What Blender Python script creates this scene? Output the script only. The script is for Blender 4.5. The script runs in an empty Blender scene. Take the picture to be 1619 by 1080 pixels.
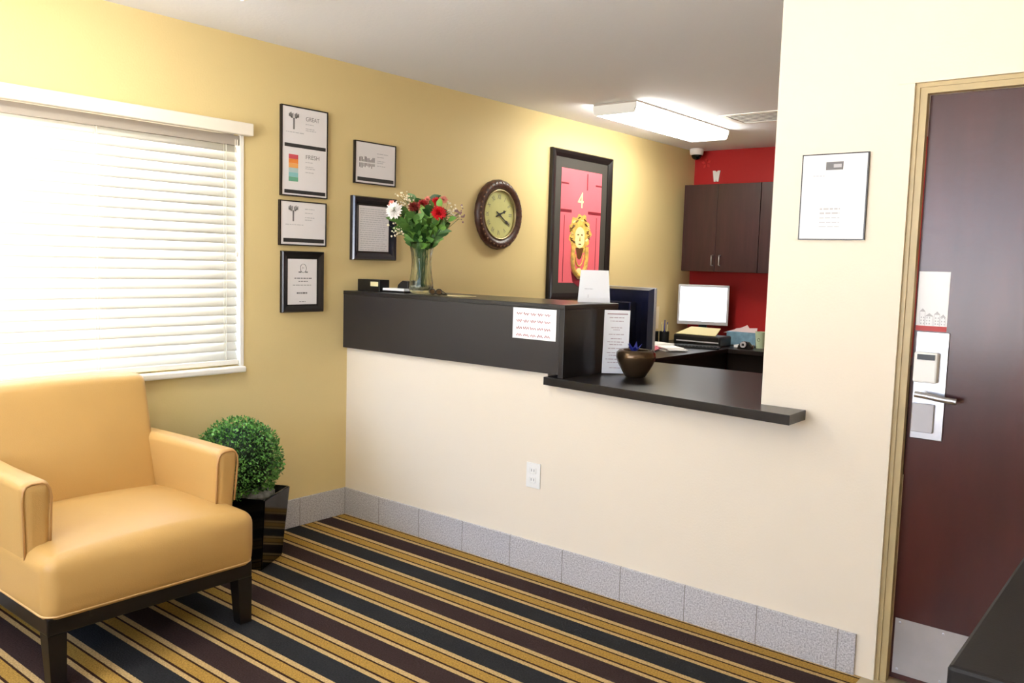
import bpy, bmesh, math, random
from mathutils import Vector, Matrix
R = math.radians
PI = math.pi
SC = bpy.context.scene
COL = SC.collection
random.seed(7)

# ------------------------------------------------------------------ camera
F = 1349.57; YAW, PIT, ROL = 0.683617, 0.0911038, 0.0292569
fw = Vector((-math.sin(YAW)*math.cos(PIT), math.cos(YAW)*math.cos(PIT), -math.sin(PIT)))
rt = fw.cross(Vector((0, 0, 1))).normalized(); up = rt.cross(fw)
rt, up = rt*math.cos(ROL)+up*math.sin(ROL), -rt*math.sin(ROL)+up*math.cos(ROL)
cam_d = bpy.data.cameras.new('camera'); cam = bpy.data.objects.new('camera', cam_d); COL.objects.link(cam)
m = Matrix((rt, up, -fw)).transposed().to_4x4(); m.translation = Vector((3.65871, -3.05381, 1.42))
cam.matrix_world = m
cam_d.sensor_width = 36; cam_d.lens = F/1619*36; cam_d.clip_start = 0.05
SC.camera = cam

# ------------------------------------------------------------------ light and exposure
SKY = 9.5          # daylight outside the windows
LAMP_LOBBY = 13.0  # fluorescent diffusers
LAMP_OFFICE = 24.0
SC.view_settings.view_transform = 'Standard'; SC.view_settings.look = 'None'
SC.view_settings.gamma = 1; SC.view_settings.use_curve_mapping = False
SC.view_settings.exposure = 0.05
W = bpy.data.worlds.new('daylight'); SC.world = W; W.use_nodes = True
bg = W.node_tree.nodes['Background']; bg.inputs[1].default_value = SKY
_g = W.node_tree.nodes.new('ShaderNodeTexCoord'); _s = W.node_tree.nodes.new('ShaderNodeSeparateXYZ'); _r = W.node_tree.nodes.new('ShaderNodeValToRGB')
W.node_tree.links.new(_g.outputs['Generated'], _s.inputs[0]); _m = W.node_tree.nodes.new('ShaderNodeMath'); _m.operation = 'MULTIPLY_ADD'; _m.inputs[1].default_value = .5; _m.inputs[2].default_value = .5
W.node_tree.links.new(_s.outputs['Z'], _m.inputs[0]); W.node_tree.links.new(_m.outputs[0], _r.inputs[0]); W.node_tree.links.new(_r.outputs[0], bg.inputs[0])
_e = _r.color_ramp.elements; _e[0].position = .47; _e[0].color = (2.7, 2.65, 2.6, 1)    # bright lower half, added to throw light up onto the ceiling
_e[1].position = .53; _e[1].color = (.52, .68, 1.0, 1)                                   # open sky

# ------------------------------------------------------------------ materials
def lin(c):
    return tuple(((v/255)/12.92 if v/255 <= 0.04045 else ((v/255+0.055)/1.055)**2.4) for v in c)
def mat(name, rgb, rough=0.5, metal=0.0, spec=0.5, bump=0.0, bscale=200, var=0.0, vscale=8, vstretch=None, coat=0.0, emit=0, trans=0, ior=1.45):
    M = bpy.data.materials.new(name); M.use_nodes = True
    nt = M.node_tree; b = nt.nodes['Principled BSDF']; c = lin(rgb)
    b.inputs['Base Color'].default_value = (*c, 1)
    b.inputs['Roughness'].default_value = rough; b.inputs['Metallic'].default_value = metal
    b.inputs['Specular IOR Level'].default_value = spec; b.inputs['Coat Weight'].default_value = coat
    b.inputs['Coat Roughness'].default_value = 0.15
    b.inputs['Transmission Weight'].default_value = trans; b.inputs['IOR'].default_value = ior
    if emit:
        b.inputs['Emission Color'].default_value = (*c, 1); b.inputs['Emission Strength'].default_value = emit
    tc = nt.nodes.new('ShaderNodeTexCoord'); mp = nt.nodes.new('ShaderNodeMapping')
    nt.links.new(tc.outputs['Object'], mp.inputs[0])
    if vstretch: mp.inputs['Scale'].default_value = vstretch
    n = nt.nodes.new('ShaderNodeTexNoise'); n.inputs['Scale'].default_value = vscale; n.inputs['Detail'].default_value = 5
    nt.links.new(mp.outputs[0], n.inputs['Vector'])
    if var:
        r = nt.nodes.new('ShaderNodeValToRGB'); r.color_ramp.elements[0].position = .3; r.color_ramp.elements[1].position = .7
        r.color_ramp.elements[0].color = (*[v*(1-var) for v in c], 1)
        r.color_ramp.elements[1].color = (*[min(1, v*(1+var)) for v in c], 1)
        nt.links.new(n.outputs[0], r.inputs[0]); nt.links.new(r.outputs[0], b.inputs['Base Color'])
    if bump:
        n2 = nt.nodes.new('ShaderNodeTexNoise'); n2.inputs['Scale'].default_value = bscale; n2.inputs['Detail'].default_value = 3
        nt.links.new(tc.outputs['Object'], n2.inputs['Vector'])
        bp = nt.nodes.new('ShaderNodeBump'); bp.inputs['Strength'].default_value = bump; bp.inputs['Distance'].default_value = 0.002
        nt.links.new(n2.outputs[0], bp.inputs['Height']); nt.links.new(bp.outputs[0], b.inputs['Normal'])
    return M

m_yellow = mat('ochre_wall_paint', (219, 197, 142), .55, bump=.25, bscale=120, spec=.3)
m_cream = mat('cream_wall_paint', (232, 220, 200), .55, bump=.25, bscale=120, spec=.3)
m_ceil = mat('ceiling_paint', (238, 240, 247), .8, bump=.5, bscale=60, spec=.2)
m_red = mat('red_wall_paint', (176, 36, 36), .5, bump=.2, bscale=120, spec=.3)
m_tile = mat('beige_floor_tile', (176, 158, 124), .35, var=.12, vscale=20)
m_white = mat('white_plastic', (236, 234, 228), .4)
m_trimw = mat('window_white_paint', (238, 234, 224), .45)
m_valance = mat('valance_cream', (236, 228, 212), .5)
m_headrail = mat('headrail_grey', (168, 158, 146), .5)
m_black = mat('black_laminate', (26, 24, 25), .28, spec=.5, bump=.15, bscale=500, var=.12, vscale=60)
m_fascia = mat('charcoal_laminate', (40, 37, 38), .38, spec=.5, bump=.1, bscale=400)
m_desk = mat('espresso_desk', (30, 22, 21), .35, var=.2, vscale=20)
m_cab = mat('dark_cherry_cabinet', (48, 22, 24), .36, var=.22, vscale=6, vstretch=(6, 6, .6))
m_door = mat('mahogany_door', (66, 27, 22), .28, var=.28, vscale=3.2, vstretch=(2.2, 2.2, .5), bump=.2, bscale=40, spec=.45, coat=.1)
m_jamb = mat('khaki_door_frame', (180, 160, 116), .42, var=.06)
m_steel = mat('brushed_steel', (190, 190, 192), .3, metal=1.0, var=.06, vscale=30)
m_kick = mat('scuffed_kick_plate', (178, 174, 172), .42, metal=.85, var=.12, vscale=6)
m_leather = mat('tan_leather', (187, 148, 86), .42, spec=.45, bump=.25, bscale=260, var=.04, vscale=3)
m_pipe = mat('leather_piping', (176, 132, 78), .45)
m_chairwood = mat('black_stained_wood', (13, 11, 11), .35)
m_pot = mat('glossy_black_ceramic', (10, 10, 11), .08, spec=.6)
m_soil = mat('grey_moss', (120, 120, 116), .8, var=.4, vscale=60, bump=1, bscale=90)
m_stemg = mat('dark_stem_green', (38, 72, 30), .6)
m_paper = mat('white_paper', (240, 240, 240), .6)
m_glossp = mat('paper_under_glass', (232, 228, 228), .12, spec=.6)
m_ink = mat('grey_ink', (110, 108, 108), .6)
m_inkl = mat('pale_grey_ink', (186, 184, 186), .6)
m_inkd = mat('black_ink', (44, 42, 42), .5)
m_frameb = mat('black_frame_wood', (26, 21, 20), .3)
m_framen = mat('navy_black_frame', (30, 28, 38), .16, spec=.7)
m_mat = mat('charcoal_mat_board', (58, 54, 48), .7)
m_pink = mat('pink_door_print', (222, 104, 114), .35, var=.08, vscale=3)
m_pinkd = mat('dark_red_print', (120, 34, 44), .4)
m_gold = mat('gold_print', (206, 168, 82), .45, var=.35, vscale=30)
m_goldd = mat('dark_gold_print', (92, 58, 26), .5)
m_goldl = mat('pale_gold_print', (240, 222, 160), .45)
m_clockb = mat('carved_brown_bronze', (70, 42, 32), .38, var=.5, vscale=45, bump=1.0, bscale=70, spec=.6)
m_clockr = mat('champagne_rim', (176, 160, 118), .25, metal=.6)
m_face = mat('olive_cream_dial', (206, 204, 138), .35, var=.05)
m_screen = mat('lit_white_screen', (240, 246, 255), .3, emit=1.4)
m_silver = mat('silver_plastic', (186, 184, 188), .35)
m_navy = mat('dark_navy_plastic', (22, 26, 52), .16, spec=.7)
m_blackp = mat('black_plastic', (18, 18, 19), .35)
m_bronze = mat('bronze_glaze', (92, 74, 54), .22, metal=.75, var=.35, vscale=12)
m_blue = mat('royal_blue_plastic', (30, 40, 130), .3)
m_bluebox = mat('blue_grey_carton', (112, 146, 168), .6, var=.2, vscale=20)
m_yel = mat('pale_yellow_paper', (226, 214, 164), .7)
m_pinkp = mat('pink_paper', (232, 150, 168), .7)
m_cup = mat('mint_cup', (204, 222, 190), .5)
m_wht = mat('warm_white_petal', (250, 246, 240), .6)
m_redp = mat('scarlet_petal', (206, 24, 34), .55)
m_redd = mat('deep_red_petal', (150, 26, 26), .55)
m_pinkpet = mat('salmon_petal', (236, 150, 132), .55)
m_cream_f = mat('cream_filler', (232, 220, 190), .6)
m_mauve = mat('mauve_filler', (150, 112, 118), .6)
m_glassdoor = mat('clear_glass', (255, 255, 255), .0, trans=1, ior=1.45)
def leafmat(name, a, b):
    M = mat(name, a, .45, spec=.5)
    nt = M.node_tree; g = nt.nodes.new('ShaderNodeNewGeometry'); r = nt.nodes.new('ShaderNodeValToRGB')
    r.color_ramp.elements[0].color = (*lin(a), 1); r.color_ramp.elements[1].color = (*lin(b), 1)
    nt.links.new(g.outputs['Random Per Island'], r.inputs[0]); nt.links.new(r.outputs[0], nt.nodes['Principled BSDF'].inputs['Base Color'])
    return M
m_box = leafmat('boxwood_leaf', (20, 66, 20), (120, 182, 84))
m_leaf = leafmat('bouquet_leaf', (20, 62, 28), (112, 156, 66))

def lampmat(name, s):
    M = bpy.data.materials.new(name); M.use_nodes = True; nt = M.node_tree
    e = nt.nodes.new('ShaderNodeEmission'); e.inputs[0].default_value = (1, .975, .87, 1); e.inputs[1].default_value = s
    nt.links.new(e.outputs[0], nt.nodes['Material Output'].inputs[0]); return M
m_lampL = lampmat('lobby_diffuser', LAMP_LOBBY); m_lampO = lampmat('office_diffuser', LAMP_OFFICE)

def slatmat():
    M = bpy.data.materials.new('translucent_slat'); M.use_nodes = True; nt = M.node_tree
    d = nt.nodes.new('ShaderNodeBsdfDiffuse'); d.inputs[0].default_value = (*lin((248, 245, 234)), 1)
    t = nt.nodes.new('ShaderNodeBsdfTranslucent'); t.inputs[0].default_value = (1.0, .97, .90, 1)
    mx = nt.nodes.new('ShaderNodeMixShader'); mx.inputs[0].default_value = .13
    nt.links.new(d.outputs[0], mx.inputs[1]); nt.links.new(t.outputs[0], mx.inputs[2])
    nt.links.new(mx.outputs[0], nt.nodes['Material Output'].inputs[0]); return M
m_slat = slatmat()

def glassmat(name, tint=(1, 1, 1), f=.75):
    M = bpy.data.materials.new(name); M.use_nodes = True; nt = M.node_tree
    g = nt.nodes.new('ShaderNodeBsdfGlass'); g.inputs['Color'].default_value = (*tint, 1); g.inputs['IOR'].default_value = 1.3; g.inputs['Roughness'].default_value = .02
    t = nt.nodes.new('ShaderNodeBsdfTransparent'); t.inputs[0].default_value = (*tint, 1)
    mx = nt.nodes.new('ShaderNodeMixShader'); mx.inputs[0].default_value = f
    nt.links.new(t.outputs[0], mx.inputs[1]); nt.links.new(g.outputs[0], mx.inputs[2])
    nt.links.new(mx.outputs[0], nt.nodes['Material Output'].inputs[0]); return M
m_vase = glassmat('cut_crystal', (.95, .98, .95), .8)
m_pane = glassmat('window_glass', (1, 1, 1), .08)

def carpetmat():
    M = bpy.data.materials.new('striped_carpet'); M.use_nodes = True; nt = M.node_tree; L = nt.links
    b = nt.nodes['Principled BSDF']; b.inputs['Roughness'].default_value = .95; b.inputs['Specular IOR Level'].default_value = .1
    g = nt.nodes.new('ShaderNodeNewGeometry'); s = nt.nodes.new('ShaderNodeSeparateXYZ'); L.new(g.outputs['Position'], s.inputs[0])
    wn = nt.nodes.new('ShaderNodeTexNoise'); wn.inputs['Scale'].default_value = 350; L.new(g.outputs['Position'], wn.inputs['Vector'])
    w1 = nt.nodes.new('ShaderNodeMath'); w1.operation = 'MULTIPLY_ADD'; w1.inputs[1].default_value = .006; w1.inputs[2].default_value = -.003; L.new(wn.outputs[0], w1.inputs[0])
    a0 = nt.nodes.new('ShaderNodeMath'); a0.operation = 'ADD'; L.new(s.outputs['Y'], a0.inputs[0]); L.new(w1.outputs[0], a0.inputs[1])
    a = nt.nodes.new('ShaderNodeMath'); a.operation = 'MULTIPLY_ADD'; a.inputs[1].default_value = -1/.427; a.inputs[2].default_value = -.207/.427+10
    L.new(a0.outputs[0], a.inputs[0])
    fr = nt.nodes.new('ShaderNodeMath'); fr.operation = 'FRACT'; L.new(a.outputs[0], fr.inputs[0])
    r = nt.nodes.new('ShaderNodeValToRGB'); r.color_ramp.interpolation = 'CONSTANT'
    li, ln, oc, sl, br = (188, 158, 108), (52, 30, 20), (166, 130, 62), (42, 42, 43), (56, 42, 40)
    st = [(0, li), (.0515, ln), (.0725, oc), (.18, ln), (.2035, li), (.252, sl), (.5, li), (.5515, ln), (.5725, oc), (.68, ln), (.7035, li), (.752, br)]
    el = r.color_ramp.elements
    el[0].position = 0; el[0].color = (*lin(li), 1); el[1].position = st[1][0]; el[1].color = (*lin(ln), 1)
    for p, c in st[2:]:
        e = el.new(p); e.color = (*lin(c), 1)
    L.new(fr.outputs[0], r.inputs[0])
    n = nt.nodes.new('ShaderNodeTexNoise'); n.inputs['Scale'].default_value = 160; n.inputs['Detail'].default_value = 4; L.new(g.outputs['Position'], n.inputs['Vector'])
    r2 = nt.nodes.new('ShaderNodeValToRGB'); r2.color_ramp.elements[0].position = .3; r2.color_ramp.elements[1].position = .7
    r2.color_ramp.elements[0].color = (.62, .62, .62, 1); r2.color_ramp.elements[1].color = (1.2, 1.2, 1.2, 1); L.new(n.outputs[0], r2.inputs[0])
    mx = nt.nodes.new('ShaderNodeMix'); mx.data_type = 'RGBA'; mx.blend_type = 'MULTIPLY'; mx.inputs[0].default_value = 1
    L.new(r.outputs[0], mx.inputs[6]); L.new(r2.outputs[0], mx.inputs[7]); L.new(mx.outputs[2], b.inputs['Base Color'])
    bp = nt.nodes.new('ShaderNodeBump'); bp.inputs['Strength'].default_value = .6; bp.inputs['Distance'].default_value = .004; L.new(n.outputs[0], bp.inputs['Height']); L.new(bp.outputs[0], b.inputs['Normal'])
    return M
m_carpet = carpetmat()

def basemat(axis):
    M = bpy.data.materials.new('grey_granite_tile_'+axis); M.use_nodes = True; nt = M.node_tree; L = nt.links
    b = nt.nodes['Principled BSDF']; b.inputs['Roughness'].default_value = .45
    g = nt.nodes.new('ShaderNodeNewGeometry'); s = nt.nodes.new('ShaderNodeSeparateXYZ'); L.new(g.outputs['Position'], s.inputs[0])
    n = nt.nodes.new('ShaderNodeTexNoise'); n.inputs['Scale'].default_value = 170; n.inputs['Detail'].default_value = 6; L.new(g.outputs['Position'], n.inputs['Vector'])
    r = nt.nodes.new('ShaderNodeValToRGB'); e = r.color_ramp.elements; e[0].position = .34; e[1].position = .62
    e[0].color = (*lin((150, 147, 148)), 1); e[1].color = (*lin((206, 203, 204)), 1); L.new(n.outputs[0], r.inputs[0])
    mm = nt.nodes.new('ShaderNodeMath'); mm.operation = 'MULTIPLY_ADD'; mm.inputs[1].default_value = 1/.304; mm.inputs[2].default_value = 20.05; L.new(s.outputs[axis], mm.inputs[0])
    fr = nt.nodes.new('ShaderNodeMath'); fr.operation = 'FRACT'; L.new(mm.outputs[0], fr.inputs[0])
    lt = nt.nodes.new('ShaderNodeMath'); lt.operation = 'LESS_THAN'; lt.inputs[1].default_value = .014; L.new(fr.outputs[0], lt.inputs[0])
    mx = nt.nodes.new('ShaderNodeMix'); mx.data_type = 'RGBA'; L.new(lt.outputs[0], mx.inputs[0]); L.new(r.outputs[0], mx.inputs[6]); mx.inputs[7].default_value = (*lin((140, 134, 130)), 1)
    L.new(mx.outputs[2], b.inputs['Base Color']); return M
m_baseX = basemat('X'); m_baseY = basemat('Y')

# ------------------------------------------------------------------ mesh helpers
X, Y, Z = Vector((1, 0, 0)), Vector((0, 1, 0)), Vector((0, 0, 1))
class Fr:                     # a local frame: u right, v up, n outward
    def __init__(s, o, u, v): s.o = Vector(o); s.u = Vector(u).normalized(); s.v = Vector(v).normalized(); s.n = s.u.cross(s.v)
    def p(s, a, b, c=0): return s.o+s.u*a+s.v*b+s.n*c
WORLD = Fr((0, 0, 0), X, Y)   # n = Z
LW = Fr((0, 0, 0), Y, Z)      # left wall, n = +X
CW = Fr((0, 0, 0), X, Z)      # counter wall, n = -Y
RW = Fr((0, 3.95, 0), X, Z)   # red wall, n = -Y
def B(): return bmesh.new()
def box(bm, a0, a1, b0, b1, c0, c1, fr=WORLD, bev=0.0, seg=2):
    vs = [bm.verts.new(fr.p(a, b, c)) for a in (a0, a1) for b in (b0, b1) for c in (c0, c1)]
    fs = [bm.faces.new([vs[i] for i in q]) for q in ((0, 1, 3, 2), (4, 6, 7, 5), (0, 4, 5, 1), (2, 3, 7, 6), (0, 2, 6, 4), (1, 5, 7, 3))]
    bmesh.ops.recalc_face_normals(bm, faces=fs)
    if bev:
        es = list({e for f in fs for e in f.edges})
        bmesh.ops.bevel(bm, geom=es, offset=bev, segments=seg, affect='EDGES', profile=.5)
def prism(bm, poly, c0, c1, fr=WORLD, bev=0.0):
    lo = [bm.verts.new(fr.p(a, b, c0)) for a, b in poly]; hi = [bm.verts.new(fr.p(a, b, c1)) for a, b in poly]
    n = len(poly); fs = [bm.faces.new(lo[::-1]), bm.faces.new(hi)]
    for i in range(n): fs.append(bm.faces.new((lo[i], lo[(i+1) % n], hi[(i+1) % n], hi[i])))
    bmesh.ops.recalc_face_normals(bm, faces=fs)
    if bev:
        es = list({e for f in fs for e in f.edges}); bmesh.ops.bevel(bm, geom=es, offset=bev, segments=2, affect='EDGES', profile=.5)
def lathe(bm, prof, fr=WORLD, seg=40, off=(0, 0, 0), close=False, wob=None):
    rings = []
    for r, h in prof:
        ring = []
        for i in range(seg):
            a = 2*PI*i/seg; rr = r*(wob(a, h) if wob else 1)
            ring.append(bm.verts.new(fr.p(off[0]+rr*math.cos(a), off[1]+rr*math.sin(a), off[2]+h)))
        rings.append(ring)
    fs = []
    for k in range(len(rings)-1):
        for i in range(seg):
            j = (i+1) % seg; fs.append(bm.faces.new((rings[k][i], rings[k][j], rings[k+1][j], rings[k+1][i])))
    if close:
        for i in range(seg):
            j = (i+1) % seg; fs.append(bm.faces.new((rings[-1][i], rings[-1][j], rings[0][j], rings[0][i])))
    else:
        fs.append(bm.faces.new(rings[0][::-1])); fs.append(bm.faces.new(rings[-1]))
    bmesh.ops.recalc_face_normals(bm, faces=fs)
def tube(bm, pts, r, seg=8, closed=False, taper=None):
    pts = [Vector(p) for p in pts]; n = len(pts); rings = []; ref = Vector((.31, .22, .92))
    for i, p in enumerate(pts):
        a = pts[(i-1) % n] if (closed or i > 0) else p; b = pts[(i+1) % n] if (closed or i < n-1) else p
        t = (b-a).normalized()
        s = t.cross(ref)
        if s.length < .05: s = t.cross(X)
        s.normalize(); w = t.cross(s); rr = r if taper is None else r*(1+(taper-1)*i/(n-1))
        rings.append([bm.verts.new(p+(s*math.cos(2*PI*k/seg)+w*math.sin(2*PI*k/seg))*rr) for k in range(seg)])
    fs = []
    for i in range(n if closed else n-1):
        A, C = rings[i], rings[(i+1) % n]
        for k in range(seg):
            j = (k+1) % seg; fs.append(bm.faces.new((A[k], A[j], C[j], C[k])))
    if not closed: fs.append(bm.faces.new(rings[0][::-1])); fs.append(bm.faces.new(rings[-1]))
    bmesh.ops.recalc_face_normals(bm, faces=fs)
def sphere(bm, c, r, sub=2, sq=(1, 1, 1)):
    g = bmesh.ops.create_icosphere(bm, subdivisions=sub, radius=r)
    for v in g['verts']: v.co = Vector((v.co.x*sq[0], v.co.y*sq[1], v.co.z*sq[2]))+Vector(c)
def rbox(bm, x0, x1, y0, y1, z0, z1, r, n=10, fn=None, k=4):
    """rounded box, dense grid; fn deforms each vertex"""
    lo = Vector((x0, y0, z0)); hi = Vector((x1, y1, z1)); r = min(r, (x1-x0)/2-1e-4, (y1-y0)/2-1e-4, (z1-z0)/2-1e-4)
    def ax(a, b):
        e = [a+r*i/k for i in range(k)]
        mid = [a+r+(b-a-2*r)*i/n for i in range(n+1)]
        return e+mid+[b-r*(k-1-i)/k for i in range(k)]
    A = [ax(lo[i], hi[i]) for i in range(3)]; cache = {}
    def V(i, j, l):
        key = (i, j, l)
        if key not in cache:
            p = Vector((A[0][i], A[1][j], A[2][l])); c = Vector([min(max(p[q], lo[q]+r), hi[q]-r) for q in range(3)])
            d = p-c
            if d.length > 1e-9: p = c+d.normalized()*r
            if fn: p = Vector(fn(p))
            cache[key] = bm.verts.new(p)
        return cache[key]
    N = [len(a)-1 for a in A]; fs = []
    for l in (0, N[2]):
        for i in range(N[0]):
            for j in range(N[1]): fs.append(bm.faces.new((V(i, j, l), V(i+1, j, l), V(i+1, j+1, l), V(i, j+1, l))))
    for j in (0, N[1]):
        for i in range(N[0]):
            for l in range(N[2]): fs.append(bm.faces.new((V(i, j, l), V(i+1, j, l), V(i+1, j, l+1), V(i, j, l+1))))
    for i in (0, N[0]):
        for j in range(N[1]):
            for l in range(N[2]): fs.append(bm.faces.new((V(i, j, l), V(i, j+1, l), V(i, j+1, l+1), V(i, j, l+1))))
    bmesh.ops.recalc_face_normals(bm, faces=fs)

ORG = {}
def obj(name, bm, material, parent=None, smooth=False, loc=None):
    me = bpy.data.meshes.new(name)
    if parent is not None: o0 = ORG[parent]
    elif loc is not None: o0 = Vector(loc)
    else:
        cs = [v.co for v in bm.verts]; o0 = Vector(((min(c.x for c in cs)+max(c.x for c in cs))/2, (min(c.y for c in cs)+max(c.y for c in cs))/2, min(c.z for c in cs)))
    for v in bm.verts: v.co -= o0
    bm.to_mesh(me); bm.free()
    if smooth:
        for p in me.polygons: p.use_smooth = True
        if smooth != 'all':
            me.set_sharp_from_angle(angle=R(40))
    me.materials.append(material)
    o = bpy.data.objects.new(name, me); COL.objects.link(o)
    if parent is not None: o.parent = parent
    else: o.location = o0
    ORG[o] = o0
    return o
def thing(name, label, cat, loc, group=None):
    o = bpy.data.objects.new(name, None); COL.objects.link(o); o.location = loc; o.empty_display_size = .05
    ORG[o] = Vector(loc); o['label'] = label; o['category'] = cat
    if group: o['group'] = group
    return o
def tag(o, label, cat, group=None):
    o['label'] = label; o['category'] = cat
    if group: o['group'] = group
    return o
def struct(name, bm, material, smooth=False):
    o = obj(name, bm, material, smooth=smooth, loc=(0, 0, 0)); o['kind'] = 'structure'; return o
def textbm(bm, s, size, fr, a, b, c=.0006, align='LEFT', sx=1.0, rot=0.0, fit=None):
    cu = bpy.data.curves.new('t', 'FONT'); cu.body = s; cu.size = size; cu.align_x = align
    o = bpy.data.objects.new('t', cu); me = bpy.data.meshes.new_from_object(o)
    xs = [v.co.x for v in me.vertices]
    if fit and xs: sx = fit/(max(xs)-min(xs))
    cr, sr = math.cos(rot), math.sin(rot); vs = []
    for v in me.vertices:
        x, y = v.co.x*sx, v.co.y; vs.append(bm.verts.new(fr.p(a+x*cr-y*sr, b+x*sr+y*cr, c)))
    for p in me.polygons:
        try: bm.faces.new([vs[i] for i in p.vertices])
        except ValueError: pass
    bpy.data.objects.remove(o); bpy.data.curves.remove(cu); bpy.data.meshes.remove(me)
def lines(bm, fr, u0, u1, v, h, c=.0004, words=7, rnd=None):
    """a line of tiny illegible print"""
    rnd = rnd or random; u = u0
    while u < u1-.002:
        w = min(rnd.uniform(.4, 1.5)*(u1-u0)/words, u1-u)
        box(bm, u, u+w, v, v+h, c-.0003, c, fr); u += w+(u1-u0)/words*.22

# ------------------------------------------------------------------ room shell
CE = 2.46; XR = 4.25; YB = -4.7; YO = 3.95; XO = 3.1
b = B(); box(b, 0, 2.81, YB, 0, -.1, 0); struct('floor_carpet', b, m_carpet)
b = B(); box(b, 2.81, XR, YB, .12, -.1, 0); box(b, 0, 2.81, 0, .12, -.1, 0); box(b, 0, XO, .12, YO, -.1, 0); struct('floor', b, m_tile)
b = B(); box(b, -.15, XR+.15, YB-.15, YO+.15, CE, CE+.1); struct('ceiling', b, m_ceil)
WY0, WY1, WZ0, WZ1 = -2.95, -.66, .882, 2.03
b = B()
box(b, -.15, 0, YB-.15, WY0, 0, CE); box(b, -.15, 0, WY1, YO+.15, 0, CE); box(b, -.15, 0, WY0, WY1, 0, WZ0); box(b, -.15, 0, WY0, WY1, WZ1, CE)
struct('wall_left', b, m_yellow)
b = B()
box(b, 0, 1.384, 0, .12, 0, .936); box(b, 1.384, 2.385, 0, .12, 0, .885); box(b, 2.385, 2.85, 0, .12, 0, CE)
box(b, 2.85, 3.87, 0, .12, 2.05, CE); box(b, 3.87, XR, 0, .12, 0, CE)
box(b, 2.80, 3.92, -.0025, 0, 2.05, 2.106)
struct('wall_counter', b, m_cream)
b = B(); box(b, 0, XO, YO, YO+.15, 0, CE); struct('wall_rear', b, m_red)
b = B(); box(b, XO, XO+.1, .12, YO+.15, 0, CE); struct('wall_office_right', b, m_cream)
b = B(); box(b, XR, XR+.15, YB-.15, .12, 0, CE); struct('wall_right', b, m_cream)
DX0, DX1, DZ1 = .3, 2.9, 2.25    # unseen glazing added behind the camera to brighten the lobby
b = B(); box(b, 0, DX0, YB-.15, YB, 0, CE); box(b, DX1, XR, YB-.15, YB, 0, CE); box(b, DX0, DX1, YB-.15, YB, DZ1, CE); box(b, DX0, DX1, YB-.15, YB, 0, .75)
struct('wall_behind', b, m_cream)
b = B()
for x in (DX0, 1.15, 2.0, DX1-.05): box(b, x, x+.05, YB-.11, YB-.05, .75, DZ1)
box(b, DX0, DX1, YB-.11, YB-.05, .75, .80); box(b, DX0, DX1, YB-.11, YB-.05, DZ1-.05, DZ1)
w2 = struct('added_window', b, m_steel)
b = B(); box(b, DX0+.05, DX1-.05, YB-.085, YB-.08, .80, DZ1-.05); obj('pane', b, m_pane, w2)
# baseboards
b = B(); box(b, .012, 2.785, -.012, 0, .008, .15, bev=.002); box(b, .012, 2.785, -.010, 0, 0, .008); struct('baseboard_counter', b, m_baseX)
b = B(); box(b, 0, .012, YB, 0, 0, .15, bev=.002); struct('baseboard_left', b, m_baseY)

# ------------------------------------------------------------------ window with blind
b = B()
box(b, -.13, -.07, WY0, WY0+.05, WZ0, WZ1); box(b, -.13, -.07, WY1-.05, WY1, WZ0, WZ1); box(b, -.13, -.07, -1.83, -1.78, WZ0, WZ1)
box(b, -.13, -.07, WY0, WY1, WZ0, WZ0+.05); box(b, -.13, -.07, WY0, WY1, WZ1-.05, WZ1)
w1 = struct('window_1', b, m_trimw)
b = B(); box(b, -.102, -.098, WY0+.05, WY1-.05, WZ0+.05, WZ1-.05); obj('pane', b, m_pane, w1)
b = B(); box(b, -.07, .035, WY0-.02, WY1+.006, WZ0-.03, WZ0-.0005, bev=.008); o = obj('window_sill', b, m_trimw, w1)
b = B(); box(b, -.07, .001, WY1-.008, WY1-.0005, WZ0, 1.995); box(b, 0.0005, .006, WY1-.012, WY1+.006, WZ0, 1.993); obj('window_trim', b, m_trimw, w1)
bl = thing('window_blind', 'wide cream slatted blind lowered over the window behind the armchair', 'blind', (-.03, -1.8, .885))
b = B(); box(b, .001, .045, WY0-.04, WY1+.036, 1.992, 2.05, bev=.004); obj('valance', b, m_valance, bl)
b = B(); box(b, -.055, -.002, WY0+.01, WY1-.012, 1.945, 1.99); obj('headrail', b, m_headrail, bl)
b = B()
ns = 24; z0, z1 = .935, 1.935
for i in range(ns):
    z = z0+(z1-z0)*i/(ns-1); n = 6; rows = []
    for k in range(n+1):
        t = (k/n-.5)*.052; cv = .0035*(1-(2*k/n-1)**2); a = R(66+random.uniform(-1.5, 1.5))
        x = -.03-t*math.cos(a)+cv*math.sin(a); zz = z+t*math.sin(a)+cv*math.cos(a)
        rows.append([b.verts.new((x, y, zz)) for y in (WY0+.012, WY1-.014)])
    for k in range(n): b.faces.new((rows[k][0], rows[k][1], rows[k+1][1], rows[k+1][0]))
o = obj('slats', b, m_slat, bl, smooth='all')
md = o.modifiers.new('thick', 'SOLIDIFY'); md.thickness = .0018
b = B(); box(b, -.052, -.008, WY0+.012, WY1-.014, .889, .912, bev=.004); obj('bottom_rail', b, m_trimw, bl)
for y in (-.742, -1.35, -1.95, -2.55):
    b = B(); tube(b, [(-.006, y, 1.95), (-.006, y, .91)], .0012, 5); tube(b, [(-.006, y-.012, 1.95), (-.006, y-.012, .91)], .0009, 5); obj('ladder_cord', b, m_valance, bl)
b = B(); tube(b, [(.004, -.688, 1.97), (.006, -.688, 1.44)], .0016, 6); tube(b, [(.004, -.699, 1.97), (.006, -.697, 1.44)], .0012, 6)
lathe(b, [(.003, 0), (.006, .004), (.007, .02), (.003, .03)], off=(.006, -.692, 1.413), seg=12); obj('pull_cord', b, m_valance, bl)

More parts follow.
